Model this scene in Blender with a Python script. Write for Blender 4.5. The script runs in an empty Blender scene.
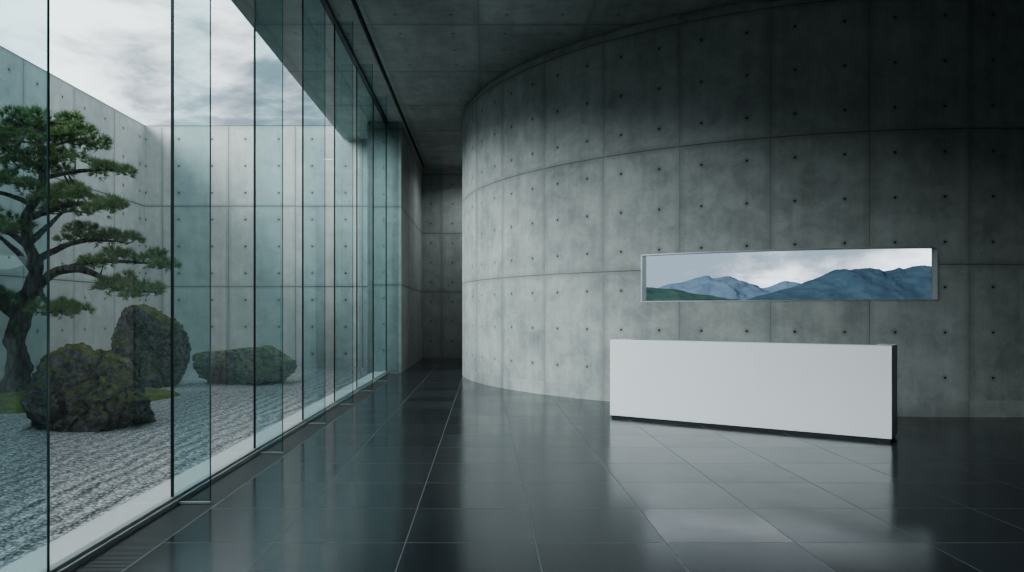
import bpy, bmesh, math, random
from mathutils import Vector, noise, Matrix
random.seed(7)
scene = bpy.context.scene
COL = scene.collection
try:
    scene.view_settings.look = 'AgX - Medium High Contrast'
except Exception as e:
    print(e)

# ------------------------------------------------------------------ helpers
def link(o, parent=None):
    COL.objects.link(o)
    if parent: o.parent = parent
    return o

def empty(name, loc=(0,0,0)):
    e = bpy.data.objects.new(name, None); e.location = loc
    COL.objects.link(e); return e

def uv_metres(me):
    uvl = me.uv_layers.new(name="UVMap")
    for p in me.polygons:
        n = p.normal
        for li in p.loop_indices:
            c = me.vertices[me.loops[li].vertex_index].co
            if abs(n.z) > 0.7: uvl.data[li].uv = (c.x, c.y)
            elif abs(n.x) > abs(n.y): uvl.data[li].uv = (c.y, c.z)
            else: uvl.data[li].uv = (c.x, c.z)

def mesh_obj(name, verts, faces, mat=None, parent=None, smooth=False, uv=True):
    me = bpy.data.meshes.new(name)
    me.from_pydata(verts, [], faces); me.update()
    if uv: uv_metres(me)
    if mat: me.materials.append(mat)
    if smooth:
        for p in me.polygons: p.use_smooth = True
    o = bpy.data.objects.new(name, me)
    return link(o, parent)

BF = [(0,3,2,1),(4,5,6,7),(0,1,5,4),(1,2,6,5),(2,3,7,6),(3,0,4,7)]
def boxdata(x0,x1,y0,y1,z0,z1):
    return [(x0,y0,z0),(x1,y0,z0),(x1,y1,z0),(x0,y1,z0),(x0,y0,z1),(x1,y0,z1),(x1,y1,z1),(x0,y1,z1)]
def boxes(name, bl, mat=None, parent=None, bevel=0):
    v=[];f=[]
    for b in bl:
        n=len(v); v+=boxdata(*b); f+=[tuple(i+n for i in q) for q in BF]
    o = mesh_obj(name, v, f, mat, parent)
    if bevel:
        m=o.modifiers.new("bevel",'BEVEL'); m.width=bevel; m.segments=2; m.limit_method='ANGLE'
    return o

class NT:
    def __init__(s, mat):
        s.t = mat.node_tree; s.n = s.t.nodes; s.l = s.t.links
    def node(s, typ, **kw):
        n = s.n.new(typ)
        for k,v in kw.items(): setattr(n,k,v)
        return n
    def set(s, sock, v):
        if isinstance(v, bpy.types.NodeSocket): s.l.new(v, sock)
        elif v is not None: sock.default_value = v
    def m(s, op, a, b=None, c=None, clamp=False):
        n = s.node('ShaderNodeMath', operation=op, use_clamp=clamp)
        s.set(n.inputs[0], a)
        if b is not None: s.set(n.inputs[1], b)
        if c is not None: s.set(n.inputs[2], c)
        return n.outputs[0]
    def vec(s, x, y, z=0.0):
        n = s.node('ShaderNodeCombineXYZ')
        s.set(n.inputs[0],x); s.set(n.inputs[1],y); s.set(n.inputs[2],z)
        return n.outputs[0]
    def noise(s, v, scale, detail=3, rough=.5, dist=0):
        n = s.node('ShaderNodeTexNoise')
        if v is not None: s.l.new(v, n.inputs['Vector'])
        n.inputs['Scale'].default_value=scale; n.inputs['Detail'].default_value=detail
        n.inputs['Roughness'].default_value=rough; n.inputs['Distortion'].default_value=dist
        return n.outputs['Fac']
    def mr(s, v, a,b,c,d, smooth=False):
        n = s.node('ShaderNodeMapRange')
        if smooth: n.interpolation_type='SMOOTHSTEP'
        s.set(n.inputs[0], v)
        for i,x in enumerate((a,b,c,d)): n.inputs[i+1].default_value=x
        return n.outputs[0]
    def mix(s, f, a, b, mode='MIX'):
        n = s.node('ShaderNodeMix', data_type='RGBA', blend_type=mode)
        s.set(n.inputs[0], f)
        s.set(n.inputs[6], a if isinstance(a,bpy.types.NodeSocket) else (*a,1))
        s.set(n.inputs[7], b if isinstance(b,bpy.types.NodeSocket) else (*b,1))
        return n.outputs[2]
    def bump(s, h, strength, dist):
        n = s.node('ShaderNodeBump'); s.set(n.inputs['Height'],h)
        n.inputs['Strength'].default_value=strength; n.inputs['Distance'].default_value=dist
        return n.outputs[0]

def newmat(name):
    m = bpy.data.materials.new(name); m.use_nodes=True
    return m, NT(m), m.node_tree.nodes['Principled BSDF']

def simple(name, col, rough=.5, metal=0, nscale=20, namt=.06):
    m, N, P = newmat(name)
    tc = N.node('ShaderNodeTexCoord')
    f = N.noise(tc.outputs['Object'], nscale, 4)
    lo=tuple(c*(1-namt) for c in col); hi=tuple(min(1,c*(1+namt)) for c in col)
    N.l.new(N.mix(f, lo, hi), P.inputs['Base Color'])
    P.inputs['Roughness'].default_value=rough; P.inputs['Metallic'].default_value=metal
    return m

def concrete(name, pw, ph, u0, v0, dark, light, hole=True, hw=None, hh=None, rough=.7, jointw=.007, pitamt=1.0, joint_dark=.45, vseam=.5, hs=1.0):
    m, N, P = newmat(name)
    hw = hw or pw/2; hh = hh or ph/3
    uvn = N.node('ShaderNodeUVMap'); uvn.uv_map='UVMap'
    sp = N.node('ShaderNodeSeparateXYZ'); N.l.new(uvn.outputs[0], sp.inputs[0])
    u = N.m('SUBTRACT', sp.outputs[0], u0); v = N.m('SUBTRACT', sp.outputs[1], v0)
    a = N.m('DIVIDE', u, pw); b = N.m('DIVIDE', v, ph)
    def jd(x, w):
        f = N.m('FRACT', x); g = N.m('SUBTRACT', 1.0, f)
        return N.m('MULTIPLY', N.m('MINIMUM', f, g), w)
    du = jd(a,pw); dv = N.m('ADD', jd(b,ph), N.m('LESS_THAN', sp.outputs[1], .6 if hole else -999))
    line = N.m('MAXIMUM', N.mr(dv, jointw*.5, jointw*1.5, 1, 0), N.mr(du, jointw*.3, jointw*1.1, vseam, 0))
    d = N.m('MINIMUM', du, dv)
    edge = N.mr(d, 0, .12, 1, 0, True)
    wn = N.node('ShaderNodeTexWhiteNoise', noise_dimensions='2D')
    N.l.new(N.vec(N.m('FLOOR',a), N.m('FLOOR',b)), wn.inputs['Vector'])
    tone = wn.outputs['Value']
    uv = N.vec(u, v)
    big = N.noise(uv, .7, 5, .6, .5)
    mid = N.noise(N.vec(u, v, N.m('MULTIPLY',tone,3.0)), 2.6, 9, .72, .3)
    streak = N.noise(N.vec(N.m('MULTIPLY',u,5.0), N.m('MULTIPLY',v,.45), 3.0), 1.0, 5, .65)
    fine = N.noise(uv, 45, 3, .6)
    t = N.m('MULTIPLY', N.mr(big,.34,.66,0,1), .28)
    t = N.m('ADD', t, N.m('MULTIPLY', N.mr(mid,.36,.64,0,1), .34))
    t = N.m('ADD', t, N.m('MULTIPLY', N.mr(streak,.32,.68,0,1), .20))
    t = N.m('ADD', t, N.m('MULTIPLY', tone, .18))
    col = N.mix(t, dark, light)
    col = N.mix(N.m('MULTIPLY', N.m('MULTIPLY',edge,mid), .5), col, tuple(c*.6 for c in dark))
    col = N.mix(N.m('MULTIPLY', fine, .15), col, tuple(c*.6 for c in dark))
    col = N.mix(N.m('MULTIPLY',line,joint_dark+.2), col, tuple(c*.22 for c in dark))
    vo = N.node('ShaderNodeTexVoronoi'); N.l.new(uv, vo.inputs['Vector']); vo.inputs['Scale'].default_value=9
    pit = N.mr(vo.outputs['Distance'], .03,.08,1,0)
    pit = N.m('MULTIPLY', pit, N.m('MULTIPLY', N.m('GREATER_THAN', mid, .52), .6*pitamt))
    col = N.mix(pit, col, tuple(c*.3 for c in dark))
    h = N.m('SUBTRACT', N.m('MULTIPLY',mid,.3), line)
    h = N.m('SUBTRACT', h, N.m('MULTIPLY',pit,.6))
    if hole:
        hx = N.m('MULTIPLY', N.m('SUBTRACT', N.m('FRACT', N.m('DIVIDE',u,hw)), .5), hw)
        hz = N.m('MULTIPLY', N.m('SUBTRACT', N.m('FRACT', N.m('DIVIDE',v,hh)), .5), hh)
        r = N.m('SQRT', N.m('ADD', N.m('MULTIPLY',hx,hx), N.m('MULTIPLY',hz,hz)))
        hm = N.mr(r, .013*hs, .022*hs, 1, 0)
        halo = N.mr(r, .015, .07*hs, .3, 0)
        col = N.mix(halo, col, tuple(c*.5 for c in dark))
        col = N.mix(N.m('MULTIPLY',hm,.9), col, tuple(c*.08 for c in dark))
        h = N.m('SUBTRACT', h, hm)
    N.l.new(col, P.inputs['Base Color'])
    P.inputs['Roughness'].default_value=rough
    P.inputs['Specular IOR Level'].default_value=.35
    N.l.new(N.bump(h, .6, .012), P.inputs['Normal'])
    return m

def glassmat(name, tint, refl=1.0, base=.05):
    m, N, P = newmat(name); N.n.remove(P)
    out = N.n['Material Output']
    tr = N.node('ShaderNodeBsdfTransparent'); tr.inputs[0].default_value=(*tint,1)
    gl = N.node('ShaderNodeBsdfGlossy'); gl.inputs['Roughness'].default_value=0.0
    gl.inputs['Color'].default_value=(.93,1,.995,1)
    lw = N.node('ShaderNodeLayerWeight'); lw.inputs['Blend'].default_value=.5
    f = N.m('POWER', lw.outputs['Facing'], 5.0)
    f = N.m('ADD', N.m('MULTIPLY', f, .9*refl), base*refl, clamp=True)
    mx = N.node('ShaderNodeMixShader'); N.l.new(f, mx.inputs[0])
    N.l.new(tr.outputs[0], mx.inputs[1]); N.l.new(gl.outputs[0], mx.inputs[2])
    N.l.new(mx.outputs[0], out.inputs['Surface'])
    return m

# ------------------------------------------------------------------ dimensions
H = 6.3
CX, CY, R = 7.2, 18.4, 7.76
GX = -2.46           # glass plane
Y_END = 24.7
def ray_theta(k):
    A=1+k*k; B=-2*(k*CX+CY); C=CX*CX+CY*CY-R*R
    y=(-B-math.sqrt(B*B-4*A*C))/(2*A)
    t=math.atan2(y-CY, k*y-CX)
    return t if t>0 else t+2*math.pi
TH0 = math.pi-math.asin((Y_END-CY)/R)
TH1 = 1.5*math.pi
TW0 = ray_theta(.211); TW1 = ray_theta(.613)
WZ0, WZ1 = 1.68, 2.46
PW = 1.36; PH=1.96; PV=.24
u_off = (R*ray_theta(.2635)) % PW

# ------------------------------------------------------------------ materials
M_drum = concrete("drum_concrete", PW, PH, u_off, PV, (.175,.192,.186), (.53,.565,.545), joint_dark=.32)
M_wall = concrete("hall_concrete", 1.45, PH, 0, PV, (.22,.24,.235), (.46,.495,.48))
M_ceil = concrete("ceiling_concrete", 1.8, 2.4, -.1, .3, (.22,.24,.235), (.60,.64,.62), hw=.9, hh=.8, rough=.38)
M_court = concrete("courtyard_concrete", 1.85, 2.23, .3, 0, (.36,.38,.37), (.70,.72,.70), rough=.8, pitamt=.8, joint_dark=.65, vseam=.8, jointw=.011, hs=1.5)
M_curb = simple("curb_stone", (.66,.69,.68), .7)
M_steel = simple("dark_steel", (.03,.04,.043), .35, .6)
M_alu = simple("brushed_aluminium", (.50,.53,.54), .35, .5)
M_edge = simple("glass_edge", (.02,.08,.08), .15)
M_white = simple("white_solid_surface", (.80,.825,.835), .45, 0, 3, .02)
M_black = simple("black_plinth", (.015,.016,.018), .5)
M_glass = glassmat("clear_glass", (.905,.95,.945), .8)
M_fin = glassmat("fin_glass", (.66,.82,.835), .8)

def floor_mat():
    m, N, P = newmat("dark_granite_tiles")
    uvn = N.node('ShaderNodeUVMap'); uvn.uv_map='UVMap'
    sp = N.node('ShaderNodeSeparateXYZ'); N.l.new(uvn.outputs[0], sp.inputs[0])
    T=.85
    a = N.m('DIVIDE', N.m('SUBTRACT', sp.outputs[0], -.52), T)
    b = N.m('DIVIDE', N.m('SUBTRACT', sp.outputs[1], 4.83), T)
    def jd(x):
        f=N.m('FRACT',x); return N.m('MULTIPLY', N.m('MINIMUM',f,N.m('SUBTRACT',1.0,f)),T)
    d = N.m('MINIMUM', jd(a), jd(b))
    line = N.mr(d,.0024,.0046,1,0)
    wn = N.node('ShaderNodeTexWhiteNoise', noise_dimensions='2D')
    N.l.new(N.vec(N.m('FLOOR',a),N.m('FLOOR',b)), wn.inputs['Vector'])
    tone = wn.outputs['Value']
    uv = uvn.outputs[0]
    sp1 = N.noise(uv, 110, 3, .8); cl = N.noise(uv, 2.2, 6, .65)
    f = N.m('ADD', N.m('MULTIPLY',tone,.4), N.m('MULTIPLY',N.mr(sp1,.35,.7,0,1),.6))
    col = N.mix(f, (.007,.010,.014), (.034,.043,.052))
    col = N.mix(line, col, (.12,.14,.15))
    N.l.new(col, P.inputs['Base Color'])
    r = N.m('ADD', .07, N.m('ADD', N.m('MULTIPLY',cl,.14), N.m('MULTIPLY',tone,.06)))
    r = N.m('ADD', r, N.m('MULTIPLY',line,.4))
    N.l.new(r, P.inputs['Roughness'])
    h = N.m('ADD', N.m('MULTIPLY', N.noise(uv,30,3),.09), N.m('MULTIPLY',line,-1.0))
    N.l.new(N.bump(h,.3,.002), P.inputs['Normal'])
    P.inputs['Specular IOR Level'].default_value=.75
    return m
M_floor = floor_mat()

def gravel_mat():
    m, N, P = newmat("grey_gravel")
    tc = N.node('ShaderNodeTexCoord'); v = tc.outputs['Object']
    vo = N.node('ShaderNodeTexVoronoi'); N.l.new(v, vo.inputs['Vector']); vo.inputs['Scale'].default_value=34
    vo2 = N.node('ShaderNodeTexVoronoi'); N.l.new(v, vo2.inputs['Vector']); vo2.inputs['Scale'].default_value=14
    bw = N.node('ShaderNodeRGBToBW'); N.l.new(vo.outputs['Color'], bw.inputs[0])
    sp = N.node('ShaderNodeSeparateXYZ'); N.l.new(v, sp.inputs[0])
    wob = N.m('MULTIPLY', N.noise(v,.8,2), .5)
    rake = N.m('SINE', N.m('MULTIPLY', N.m('ADD', sp.outputs[0], wob), 2*math.pi/.2))
    big = N.noise(v, 1.2, 4)
    col = N.mix(N.mr(bw.outputs[0],.2,.8,0,1), (.32,.33,.335), (.80,.81,.81))
    col = N.mix(N.mr(vo.outputs['Distance'],.38,.7,0,.75), col, (.08,.085,.09))
    col = N.mix(N.m('MULTIPLY',big,.3), col, (.45,.46,.46))
    N.l.new(col, P.inputs['Base Color'])
    P.inputs['Roughness'].default_value=.85
    h = N.m('ADD', N.m('MULTIPLY',vo.outputs['Distance'],-.9), N.m('MULTIPLY',vo2.outputs['Distance'],-.4))
    h = N.m('ADD', h, N.m('MULTIPLY', rake, .8))
    N.l.new(N.bump(h,1.0,.03), P.inputs['Normal'])
    return m
M_gravel = gravel_mat()

def moss_mat():
    m,N,P = newmat("moss")
    tc = N.node('ShaderNodeTexCoord'); v = tc.outputs['Object']
    a=N.noise(v,6,5,.6); b=N.noise(v,60,3,.7)
    col=N.mix(N.mr(a,.35,.65,0,1),(.09,.14,.03),(.27,.34,.07))
    col=N.mix(N.m('MULTIPLY',b,.5),col,(.05,.07,.02))
    N.l.new(col,P.inputs['Base Color']); P.inputs['Roughness'].default_value=.95
    N.l.new(N.bump(b,1.0,.04),P.inputs['Normal'])
    return m
M_moss = moss_mat()

def rock_mat():
    m,N,P = newmat("mossy_rock")
    tc = N.node('ShaderNodeTexCoord'); v = tc.outputs['Object']
    geo = N.node('ShaderNodeNewGeometry')
    sp = N.node('ShaderNodeSeparateXYZ'); N.l.new(geo.outputs['Normal'],sp.inputs[0])
    a=N.noise(v,2.2,8,.7,.5); b=N.noise(v,9,6,.75); c=N.noise(v,1.9,7,.7)
    col=N.mix(N.mr(a,.40,.60,0,1),(.05,.054,.053),(.27,.275,.262))
    col=N.mix(N.mr(b,.50,.68,0,.9),col,(.48,.485,.47))
    col=N.mix(N.mr(b,.47,.34,0,.95),col,(.012,.013,.012))
    mask=N.m('ADD', N.m('MULTIPLY',sp.outputs[2],.5), N.m('ADD',N.m('MULTIPLY',c,1.6),N.m('MULTIPLY',b,.5)))
    mask=N.mr(mask,1.24,1.38,0,.92,True)
    moss=N.mix(N.mr(b,.35,.65,0,1),(.035,.055,.012),(.30,.37,.07))
    col=N.mix(mask,col,moss)
    N.l.new(col,P.inputs['Base Color']); P.inputs['Roughness'].default_value=.85
    N.l.new(N.bump(N.m('ADD',N.m('MULTIPLY',a,1.5),b),1.0,.16),P.inputs['Normal'])
    return m
M_rock = rock_mat()

def bark_mat():
    m,N,P = newmat("pine_bark")
    tc = N.node('ShaderNodeTexCoord'); v = tc.outputs['Object']
    mp = N.node('ShaderNodeMapping'); N.l.new(v,mp.inputs[0]); mp.inputs['Scale'].default_value=(14,14,5)
    vo=N.node('ShaderNodeTexVoronoi'); N.l.new(mp.outputs[0],vo.inputs['Vector']); vo.inputs['Scale'].default_value=1.0
    b=N.noise(v,25,5,.7)
    col=N.mix(b,(.045,.04,.037),(.20,.185,.17))
    col=N.mix(N.mr(vo.outputs['Distance'],.3,.7,0,.85),col,(.012,.011,.01))
    N.l.new(col,P.inputs['Base Color']); P.inputs['Roughness'].default_value=.9
    N.l.new(N.bump(N.m('MULTIPLY',vo.outputs['Distance'],-1.0),1.0,.06),P.inputs['Normal'])
    return m
M_bark = bark_mat()

def needle_mat():
    m,N,P = newmat("pine_needles")
    tc = N.node('ShaderNodeTexCoord')
    f=N.noise(tc.outputs['Object'],5,3); g=N.noise(tc.outputs['Object'],30,2)
    col=N.mix(N.mr(f,.3,.7,0,1),(.06,.14,.055),(.18,.29,.10))
    col=N.mix(N.m('MULTIPLY',g,.5),col,(.30,.42,.18))
    N.l.new(col,P.inputs['Base Color']); P.inputs['Roughness'].default_value=.6
    return m
M_needle = needle_mat()

# ------------------------------------------------------------------ shell
boxes("floor", [(-2.10,12,-6,25.1,-.25,0)], M_floor)
boxes("ceiling", [(-2.52,-2.06,-6,25.1,H,H+.6),(-1.98,15,-6,25.1,H,H+.6),(-2.06,-1.98,-6,24.5,H+.12,H+.6),(-2.06,-1.98,24.5,25.1,H,H+.6)], M_ceil)
boxes("trim_1", [(-2.055,-1.985,-5.9,24.45,H+.10,H+.118)], M_black)
boxes("roof_overhang", [(-3.9,-2.53,-6,20.45,H,H+.6)], M_ceil)
boxes("wall_back", [(-3.2,4.3,Y_END,Y_END+.4,0,H)], M_wall)
boxes("wall_left", [(-2.95,-2.10,18.55,Y_END,0,H)], M_wall)
boxes("wall_right", [(11.4,11.8,-6,10.64,0,H)], M_wall)
boxes("wall_front", [(-2.6,11.8,-6.3,-6,0,H)], M_wall)
# courtyard
boxes("wall_courtyard", [(-9.82,-9.42,-6,20.9,-.2,6.7),(-9.42,-2.96,20.5,20.9,-.2,6.7),(-9.82,-2.62,-6.4,-6,-.2,6.7)], M_court)
boxes("courtyard_ground", [(-9.42,-2.78,-6,20.5,-.2,0)], M_gravel)
boxes("trim_2", [(-2.78,-2.41,-6,18.55,-.2,.035)], M_curb, bevel=.006)

# ---- drum wall
def arc_band(V,F,UV,z0,z1,t0,t1,ro,ri,seg_len=.12):
    n=max(1,int((t1-t0)*ro/seg_len)); base=len(V)
    for i in range(n+1):
        t=t0+(t1-t0)*i/n; c,s=math.cos(t),math.sin(t)
        for (r,z) in ((ro,z0),(ro,z1),(ri,z1),(ri,z0)):
            V.append((CX+r*c,CY+r*s,z)); UV.append((t*R, z))
    for i in range(n):
        a=base+4*i; b=a+4
        for k in range(4):
            k2=(k+1)%4
            F.append((a+k,b+k,b+k2,a+k2))
    F.append((base,base+1,base+2,base+3)); e=base+4*n
    F.append((e+3,e+2,e+1,e))
def arc_obj(name,bands,mat,parent=None,smooth=False):
    V=[];F=[];UV=[]
    for b in bands: arc_band(V,F,UV,*b)
    me=bpy.data.meshes.new(name); me.from_pydata(V,[],F); me.update()
    uvl=me.uv_layers.new(name="UVMap")
    for p in me.polygons:
        for li in p.loop_indices:
            uvl.data[li].uv=UV[me.loops[li].vertex_index]
    me.materials.append(mat)
    o=bpy.data.objects.new(name,me); link(o,parent)
    bm=bmesh.new(); bm.from_mesh(me); bmesh.ops.recalc_face_normals(bm,faces=bm.faces); bm.to_mesh(me); bm.free()
    return o
RI=R-.16
drum=arc_obj("wall_curved",[(0,WZ0,TH0,TH1,R,RI),(WZ1,H-.09,TH0,TH1,R,RI),
    (WZ0,WZ1,TH0,TW0,R,RI),(WZ0,WZ1,TW1,TH1,R,RI),(H-.09,H,TH0,TH1,R-.07,RI)],M_drum)
V=boxdata(CX,11.8,CY-R,CY-R+.3,0,H)
o=mesh_obj("wall_side",V,BF,M_drum)
uvl=o.data.uv_layers[0]
for l in o.data.loops:
    c=o.data.vertices[l.vertex_index].co
    uvl.data[l.index].uv=(R*TH1+(c.x-CX),c.z)
# strip window
w2=empty("window_2",(0,0,0))
fw=.022; dt=fw/R
ro,ri=R+.006,R-.16
arc_obj("frame",[(WZ0,WZ0+.016,TW0,TW1,ro,ri),(WZ1-.016,WZ1,TW0,TW1,ro,ri),
   (WZ0+.016,WZ1-.016,TW0,TW0+dt,ro,ri),(WZ0+.016,WZ1-.016,TW1-dt*.7,TW1,ro,ri)],M_alu,w2)
V=[];F=[];n=60
for i in range(n+1):
    t=TW0+dt+(TW1-TW0-2*dt)*i/n
    for z in (WZ0+.016,WZ1-.016): V.append((CX+(R-.12)*math.cos(t),CY+(R-.12)*math.sin(t),z))
for i in range(n): F.append((2*i,2*i+2,2*i+3,2*i+1))
M_wglass=glassmat("window_glass",(.86,.89,.90),.12)
mesh_obj("pane",V,F,M_wglass,w2,smooth=True)

# ------------------------------------------------------------------ glass facade
w1=empty("window_1")
fin_y=[-4.76,-2.66,-.56,1.54,3.66,5.82,7.90,9.99,12.10,14.2,16.30,18.40]
Vp=[];Fp=[]
ys=[-6]+fin_y+[18.55]
for i in range(len(ys)-1):
    a,b=ys[i]+.008,ys[i+1]-.008
    n=len(Vp); Vp+=[(GX,a,.035),(GX,b,.035),(GX,b,H-.06),(GX,a,H-.06)]; Fp.append((n,n+1,n+2,n+3))
mesh_obj("panes",Vp,Fp,M_glass,w1)
Vf=[];Ff=[];jb=[];eb=[];sh=[]
for y in fin_y:
    n=len(Vf); x0,x1=GX+.014,GX+.30
    Vf+=[(x0,y,.02),(x1,y,.02),(x1,y,H-.02),(x0,y,H-.02)]; Ff.append((n,n+1,n+2,n+3))
    jb.append((GX-.010,GX+.010,y-.008,y+.008,.03,H-.05))
    eb.append((x1-.004,x1+.002,y-.007,y+.007,.02,H-.02))
    sh.append((GX+.02,GX+.302,y-.012,y+.012,.0,.016))
mesh_obj("fins",Vf,Ff,M_fin,w1)
boxes("joint_seals",jb,M_steel,w1)
boxes("fin_edges",eb,M_edge,w1)
boxes("fin_shoes",sh,M_alu,w1)
boxes("head_channel",[(GX-.04,GX+.04,-6,18.55,H-.07,H)],M_steel,w1)
boxes("sill_channel",[(GX-.025,GX+.025,-6,18.55,.03,.055)],M_alu,w1)

# floor grille
fg=empty("floor_grille")
boxes("trough",[(-2.41,-2.10,-6,18.55,-.25,-.04)],M_black,fg)
rails=[(-2.405,-2.390,-6,18.55,-.04,-.002),(-2.115,-2.10,-6,18.55,-.04,-.002)]
y=-1.0
while y<18.5:
    rails.append((-2.39,-2.115,y,y+.011,-.03,-.003)); y+=.024
boxes("bars",rails,simple("grille_metal",(.20,.21,.21),.4,.7),fg)

# ------------------------------------------------------------------ reception desk
A=Vector((1.785,10.57)); B=Vector((4.70,8.54))
L=(B-A).length; d=(B-A)/L; nrm=Vector((-d.y,d.x))
desk=empty("reception_desk",(A.x,A.y,0)); desk.rotation_euler=(0,0,math.atan2(d.y,d.x))
hd=1.12; T=.20; D=.55
pl=[(0,0),(L,0),(L,D),(L-T,D),(L-T,T),(T,T),(T,D),(0,D)]
z0=.04
V=[(x,y,z0) for x,y in pl]+[(x,y,hd) for x,y in pl]
F=[tuple(reversed(range(8))),tuple(range(8,16))]+[(i,(i+1)%8,8+(i+1)%8,8+i) for i in range(8)]
o=mesh_obj("counter_body",V,F,M_white,desk)
bv=o.modifiers.new("b",'BEVEL'); bv.width=.006; bv.segments=2; bv.limit_method='ANGLE'
boxes("worktop",[(T,L-T,T,D-.02,.72,.75)],M_white,desk)
boxes("plinth",[(.02,L-.02,.02,T-.03,0,.04),(.02,T-.03,T-.03,D-.03,0,.04),(L-T+.03,L-.02,T-.03,D-.03,0,.04)],M_black,desk)
boxes("drawer_pedestal",[(T+.05,T+.5,T+.02,D-.05,.0,.72)],M_white,desk,bevel=.004)

# ------------------------------------------------------------------ rocks
def rock(name, loc, dims, seed, planes, rotz=0, lean=(0,0), nrand=16, sink=.35):
    bm=bmesh.new(); bmesh.ops.create_icosphere(bm,subdivisions=6,radius=1.0)
    rnd=random.Random(seed)
    pls=[(Vector(p[:3]).normalized(),p[3]) for p in planes]
    for _ in range(nrand):
        v=Vector((rnd.gauss(0,1),rnd.gauss(0,1),rnd.gauss(0,.8))).normalized()
        pls.append((v,rnd.uniform(.60,.86)))
    off=Vector((seed*3.1,seed*1.7,seed*.9))
    for v in bm.verts:
        p=v.co.normalized()
        r=1.0
        for n,dd in pls:
            c=p.dot(n)
            if c>.01: r=min(r,dd/c)
        f=noise.fractal(p*1.6+off,1.0,2.0,5)*.05
        f-=max(0,.10-abs(noise.noise(p*2.4+off)))*1.1
        f-=max(0,.08-abs(noise.noise(p*5.0+off*2)))*.5
        f+=noise.fractal(p*7+off,.8,2.1,5)*.04
        f+=noise.fractal(p*22+off,.8,2.1,4)*.018
        v.co=p*(r+f)
    zs=[v.co for v in bm.verts]
    mn=[min(c[i] for c in zs) for i in range(3)]; mx=[max(c[i] for c in zs) for i in range(3)]
    for v in bm.verts:
        q=[(v.co[i]-mn[i])/(mx[i]-mn[i]) for i in range(3)]
        x=(q[0]-.5)*dims[0]; y=(q[1]-.5)*dims[1]; z=q[2]*dims[2]*(1+sink)-dims[2]*sink
        k=max(0,z/dims[2])
        x+=lean[0]*k*dims[0]; y+=lean[1]*k*dims[1]
        v.co=(x,y,z)
    bmesh.ops.delete(bm,geom=[v for v in bm.verts if v.co.z<-.12],context='VERTS')
    me=bpy.data.meshes.new(name); bm.to_mesh(me); bm.free()
    for p in me.polygons: p.use_smooth=True
    me.materials.append(M_rock)
    o=bpy.data.objects.new(name,me); o.location=loc; o.rotation_euler=(0,0,rotz); link(o)
    return o
rock("garden_rock",(-5.28,9.93,0),(1.66,1.3,1.12),3,[(.85,-.15,.62,.58),(-.9,-.2,.45,.72),(.1,-1,.45,.62)],lean=(-.03,0))
rock("garden_rock",(-6.88,15.3,0),(1.6,1.3,1.70),8,[(-.75,-.2,.4,.66),(.9,-.2,.30,.66),(0,-1,.3,.66),(.1,0,1,.7)],lean=(-.1,0))
rock("garden_rock",(-5.10,15.9,0),(2.12,1.3,.80),12,[(-.2,0,1,.5),(.6,-.3,.8,.6),(0,-1,.3,.7)])

# moss mound
V=[];F=[];nr,na=24,72
cx,cy,rx,ry,hh=-7.7,12.85,2.15,2.0,.25
for i in range(nr+1):
    r=i/nr
    for j in range(na):
        a=2*math.pi*j/na
        w=1+.12*noise.noise(Vector((math.cos(a)*1.5,math.sin(a)*1.5,2)))
        x=cx+rx*r*w*math.cos(a); yy=cy+ry*r*w*math.sin(a)
        x=max(x,-9.41)
        z=hh*math.cos(r*math.pi/2)**.7 if r<1 else -.02
        z+=.03*noise.fractal(Vector((x*2,yy*2,0)),1,2,4)*(1-r)
        V.append((x,yy,z))
for i in range(nr):
    for j in range(na):
        j2=(j+1)%na
        F.append((i*na+j,(i+1)*na+j,(i+1)*na+j2,i*na+j2))
mesh_obj("moss_mound",V,F,M_moss,smooth=True)

# ------------------------------------------------------------------ pine tree
tree=empty("pine_tree",(-7.8,12.3,.2))
S=1/60.2
def tp(x,y,dy=0): return Vector(((x-17)*S,dy,(390-y)*S+.03))
def catmull(P,n):
    out=[]
    for i in range(len(P)-1):
        p0=P[max(i-1,0)];p1=P[i];p2=P[i+1];p3=P[min(i+2,len(P)-1)]
        for k in range(n):
            t=k/n
            out.append(tuple(.5*((2*b)+(-a+c)*t+(2*a-5*b+4*c-d)*t*t+(-a+3*b-3*c+d)*t**3) for a,b,c,d in zip(p0,p1,p2,p3)))
    out.append(tuple(P[-1])); return out
TV=[];TF=[]
def tube(pts,sides=10,n=8,rough=.2,rs=1.0):
    P=catmull([(*p,r*rs) for p,r in pts],n)
    base=len(TV)
    for i,q in enumerate(P):
        c=Vector(q[:3]); r=max(q[3],.004)
        a=Vector(P[max(i-1,0)][:3]); b=Vector(P[min(i+1,len(P)-1)][:3])
        t=(b-a).normalized(); s=t.cross(Vector((0,1,.01))).normalized(); u=t.cross(s)
        wob=noise.noise_vector(c*3.0)*r*.4
        for k in range(sides):
            an=2*math.pi*k/sides
            dd=s*math.cos(an)+u*math.sin(an)
            rr=r*(1+rough*noise.noise(c*6+dd*2)*2)
            TV.append(tuple(c+wob+dd*rr))
    for i in range(len(P)-1):
        for k in range(sides):
            k2=(k+1)%sides
            TF.append((base+i*sides+k,base+i*sides+k2,base+(i+1)*sides+k2,base+(i+1)*sides+k))
    TF.append(tuple(base+(len(P)-1)*sides+k for k in range(sides)))
    return [Vector(q[:3]) for q in P]
skel=[]
def br(L_,sides=10): skel.extend(tube([(tp(*a[:3]),a[3]) for a in L_],sides,rs=.82))
br([(14,396,0,.34),(16,380,0,.23),(17,350,0,.19),(20,325,0,.18),(27,300,0,.165),(37,280,0,.14),(35,262,.05,.12),(25,240,.1,.11),(26,215,.1,.095),(39,190,.05,.08),(44,165,0,.065),(40,140,0,.045),(48,122,0,.02)],18)
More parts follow.
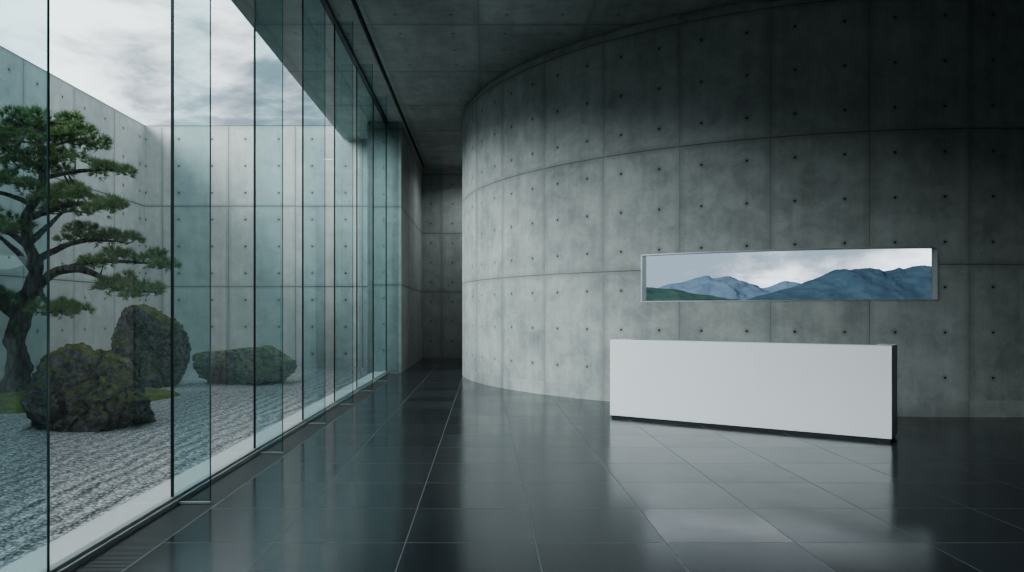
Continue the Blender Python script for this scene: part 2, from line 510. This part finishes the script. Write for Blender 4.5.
br([(28,300,0,.12),(48,282,-.1,.10),(68,271,-.2,.08),(90,270,-.25,.07),(110,278,-.3,.05),(128,290,-.3,.04),(166,293,-.35,.015)],12)
br([(72,271,-.2,.055),(95,262,-.1,.05),(120,262,0,.04),(156,264,.05,.015)])
br([(33,262,0,.08),(50,250,.15,.06),(75,240,.25,.045),(110,240,.3,.015)])
br([(26,218,.1,.07),(50,212,.0,.055),(80,205,-.1,.04),(118,208,-.2,.012)])
br([(40,180,0,.055),(65,172,.1,.04),(95,168,.15,.03),(120,170,.15,.01)])
br([(44,150,0,.035),(65,145,-.1,.025),(88,141,-.15,.01)])
br([(20,318,0,.09),(2,305,-.1,.07),(-15,290,-.2,.055),(-30,272,-.3,.04),(-48,258,-.3,.015)],10)
br([(30,250,.1,.07),(8,235,.2,.055),(-15,222,.3,.04),(-38,212,.3,.015)])
br([(30,205,.1,.06),(10,195,0,.045),(-20,190,-.1,.03),(-36,186,-.1,.012)])
br([(42,165,0,.05),(20,160,.1,.035),(-10,155,.2,.02),(-32,152,.2,.01)])
br([(42,288,-.05,.06),(55,300,-.25,.045),(78,314,-.4,.015)])
br([(20,322,0,.05),(12,310,-.25,.03),(6,302,-.4,.012)])
br([(30,240,.1,.07),(28,222,.6,.05),(30,205,1.0,.03),(34,200,1.4,.012)])
br([(34,270,0,.07),(40,255,-.6,.05),(40,243,-1.0,.03),(42,240,-1.3,.012)])

pads=[(50,122,38,12,0),(22,130,30,11,.2),(80,140,28,9,-.1),(0,140,30,10,.1),
 (14,162,38,11,.1),(64,164,34,10,.1),(106,169,22,7,.15),(-28,152,24,10,.2),
 (22,190,30,9,-.3),(84,202,38,11,-.1),(116,210,20,7,-.2),(-28,188,26,9,-.1),(55,192,25,8,.4),
 (70,234,20,7,.25),(104,240,28,9,.3),(6,226,24,8,.2),(-28,214,26,9,.3),
 (112,260,28,7,0),(150,264,26,8,.05),(158,293,26,8,-.35),(130,286,18,6,-.3),
 (78,312,30,9,-.4),(4,300,24,9,-.4),(-36,258,24,9,-.3),(-20,285,20,7,-.2),(30,200,26,7,1.2),(40,242,24,7,-1.1),(60,132,30,10,.4),(30,148,28,8,-.4)]
NV=[];NF=[]
rnd=random.Random(5)
def tuft(c,dirv,nn,ln):
    dirv=dirv.normalized()
    s=dirv.orthogonal().normalized(); u=dirv.cross(s)
    for _ in range(nn):
        an=rnd.uniform(0,2*math.pi); sp=rnd.uniform(.15,1.0)
        dd=(dirv+ (s*math.cos(an)+u*math.sin(an))*sp).normalized()
        l=ln*rnd.uniform(.7,1.15)
        b=c+dd*.008
        w=dd.cross(Vector((rnd.gauss(0,1),rnd.gauss(0,1),rnd.gauss(0,1)))).normalized()*.0045
        n=len(NV)
        NV.extend([tuple(b-w),tuple(b+w),tuple(b+dd*l)])
        NF.append((n,n+1,n+2))
for (px,py,hw,hh_,dy) in pads:
    c=tp(px,py,dy); ax=hw*S; az=hh_*S*1.3; ay=max(.35,ax*.85)
    lumps=max(6,int(ax*19))
    for k in range(lumps):
        a=rnd.uniform(0,2*math.pi); r=math.sqrt(rnd.random())*.98
        lc=c+Vector((ax*r*math.cos(a),ay*r*math.sin(a),az*(1-r*r)*.95-az*.4+rnd.uniform(-.06,.06)))
        if k%2==0:
            q=min(skel,key=lambda q:(q-lc).length)
            mid=(q+lc)/2+Vector((0,0,-.03))
            tube([(q,.016),(mid,.012),(lc+Vector((0,0,-.02)),.005)],4,3)
        lr=rnd.uniform(.07,.15)
        for t in range(22):
            v=Vector((rnd.gauss(0,1),rnd.gauss(0,1),rnd.gauss(0,1)*.5+.25)).normalized()
            p=lc+Vector((v.x*lr,v.y*lr,v.z*lr*.7))
            tuft(p,v*.9+Vector((0,0,.65)),20,.12)
mesh_obj("trunk_and_branches",TV,TF,M_bark,tree,smooth=True)
mesh_obj("needle_pads",NV,NF,M_needle,tree,uv=False)

# ------------------------------------------------------------------ landscape
def mountain(name, prof, dist, halfw, haze_lo, haze_hi, seed):
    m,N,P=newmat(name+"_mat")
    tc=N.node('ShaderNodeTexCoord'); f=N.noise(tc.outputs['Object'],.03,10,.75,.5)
    N.l.new(N.mix(N.mr(f,.40,.60,0,1),haze_lo,haze_hi),P.inputs['Base Color']); P.inputs['Roughness'].default_value=1  # distance haze is painted into these bluish ridge colours
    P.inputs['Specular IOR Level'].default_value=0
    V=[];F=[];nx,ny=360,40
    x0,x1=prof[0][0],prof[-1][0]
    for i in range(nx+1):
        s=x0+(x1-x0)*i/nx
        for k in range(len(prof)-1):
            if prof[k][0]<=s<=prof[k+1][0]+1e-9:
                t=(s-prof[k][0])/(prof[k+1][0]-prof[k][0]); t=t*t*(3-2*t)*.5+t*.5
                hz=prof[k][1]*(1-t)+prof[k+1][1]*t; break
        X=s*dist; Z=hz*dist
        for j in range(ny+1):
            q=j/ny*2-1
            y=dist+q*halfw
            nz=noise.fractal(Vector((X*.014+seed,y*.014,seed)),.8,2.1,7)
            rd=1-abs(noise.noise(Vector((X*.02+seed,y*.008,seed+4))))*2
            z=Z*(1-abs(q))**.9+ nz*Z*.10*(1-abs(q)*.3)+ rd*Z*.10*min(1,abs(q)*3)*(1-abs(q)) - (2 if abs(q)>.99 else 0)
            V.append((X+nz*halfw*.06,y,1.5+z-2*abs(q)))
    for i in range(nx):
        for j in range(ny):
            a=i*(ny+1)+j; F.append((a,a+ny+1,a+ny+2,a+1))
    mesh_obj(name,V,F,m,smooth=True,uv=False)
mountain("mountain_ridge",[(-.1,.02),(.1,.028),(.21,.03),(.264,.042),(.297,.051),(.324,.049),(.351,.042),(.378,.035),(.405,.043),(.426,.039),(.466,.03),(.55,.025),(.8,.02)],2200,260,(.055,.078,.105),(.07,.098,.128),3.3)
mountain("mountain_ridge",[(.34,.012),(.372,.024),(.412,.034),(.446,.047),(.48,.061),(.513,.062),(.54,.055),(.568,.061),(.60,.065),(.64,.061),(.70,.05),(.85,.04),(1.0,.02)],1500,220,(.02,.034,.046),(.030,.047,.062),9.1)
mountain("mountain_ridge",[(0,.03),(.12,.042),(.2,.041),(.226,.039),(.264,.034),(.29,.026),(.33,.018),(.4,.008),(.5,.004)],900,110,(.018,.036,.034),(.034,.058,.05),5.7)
gm,N,P=newmat("valley_ground"); tc=N.node('ShaderNodeTexCoord')
N.l.new(N.mix(N.noise(tc.outputs['Object'],.01,6),(.05,.08,.06),(.12,.15,.12)),P.inputs['Base Color']); P.inputs['Roughness'].default_value=1
mesh_obj("ground",[(-3000,-3000,-.35),(3000,-3000,-.35),(3000,4000,-.35),(-3000,4000,-.35)],[(0,1,2,3)],gm)

# ------------------------------------------------------------------ sky
w=bpy.data.worlds.new("overcast_sky"); scene.world=w; w.use_nodes=True
N=NT(w); bg=w.node_tree.nodes['Background']
tc=N.node('ShaderNodeTexCoord')
sp=N.node('ShaderNodeSeparateXYZ'); N.l.new(tc.outputs['Generated'],sp.inputs[0])
v=N.vec(N.m('ADD',sp.outputs[0],1.7),sp.outputs[1],N.m('MULTIPLY',sp.outputs[2],3.0))
f=N.noise(v,2.9,9,.6,.5)
g=N.noise(v,9.0,6,.6,.3)
f=N.m('ADD',N.m('MULTIPLY',f,.72),N.m('MULTIPLY',g,.28))
low=N.mr(sp.outputs[2],.04,.30,.05,0)
f=N.m('SUBTRACT',f,low)
c=N.mix(N.mr(f,.42,.62,0,1,True),(.14,.172,.20),(.70,.74,.775))
N.l.new(c,bg.inputs['Color']); bg.inputs['Strength'].default_value=3.1

sl=bpy.data.lights.new("overcast_sun",'SUN'); sl.energy=8.5; sl.angle=math.radians(40); sl.color=(.95,.98,1.0)
so=bpy.data.objects.new("overcast_sun",sl); COL.objects.link(so); so.location=(-20,-10,25)
so.rotation_euler=Vector((.83,.40,-.54)).to_track_quat('-Z','Y').to_euler()

# added fill light with ring, hidden behind the drum, brightens the dark corridor
dl=empty("corridor_fill_light",(-.05,22.9,H-.03))
V=[];F=[];n=32
for i in range(n):
    a=2*math.pi*i/n
    V+= [(.16*math.cos(a),.16*math.sin(a),0.03),(.16*math.cos(a),.16*math.sin(a),0),(.13*math.cos(a),.13*math.sin(a),0),(.13*math.cos(a),.13*math.sin(a),.03)]
for i in range(n):
    a=4*i;b=4*((i+1)%n)
    for k in range(3): F.append((a+k,b+k,b+k+1,a+k+1))
mesh_obj("fill_light_ring",V,F,M_alu,dl)
al=bpy.data.lights.new("fill_lamp",'AREA'); al.shape='DISK'; al.size=.25; al.energy=55; al.color=(.93,.98,1); al.spread=math.radians(150)
ao=bpy.data.objects.new("fill_lamp",al); COL.objects.link(ao); ao.parent=dl; ao.location=(0,0,.01)

# ------------------------------------------------------------------ camera
cam=bpy.data.cameras.new("camera"); co=bpy.data.objects.new("camera",cam); COL.objects.link(co)
co.location=(0,0,1.5); co.rotation_euler=(math.radians(90),0,0)
cam.lens=26.0; cam.sensor_width=36; cam.shift_x=.0264; cam.shift_y=.0264
cam.clip_end=8000; cam.clip_start=.05
scene.camera=co
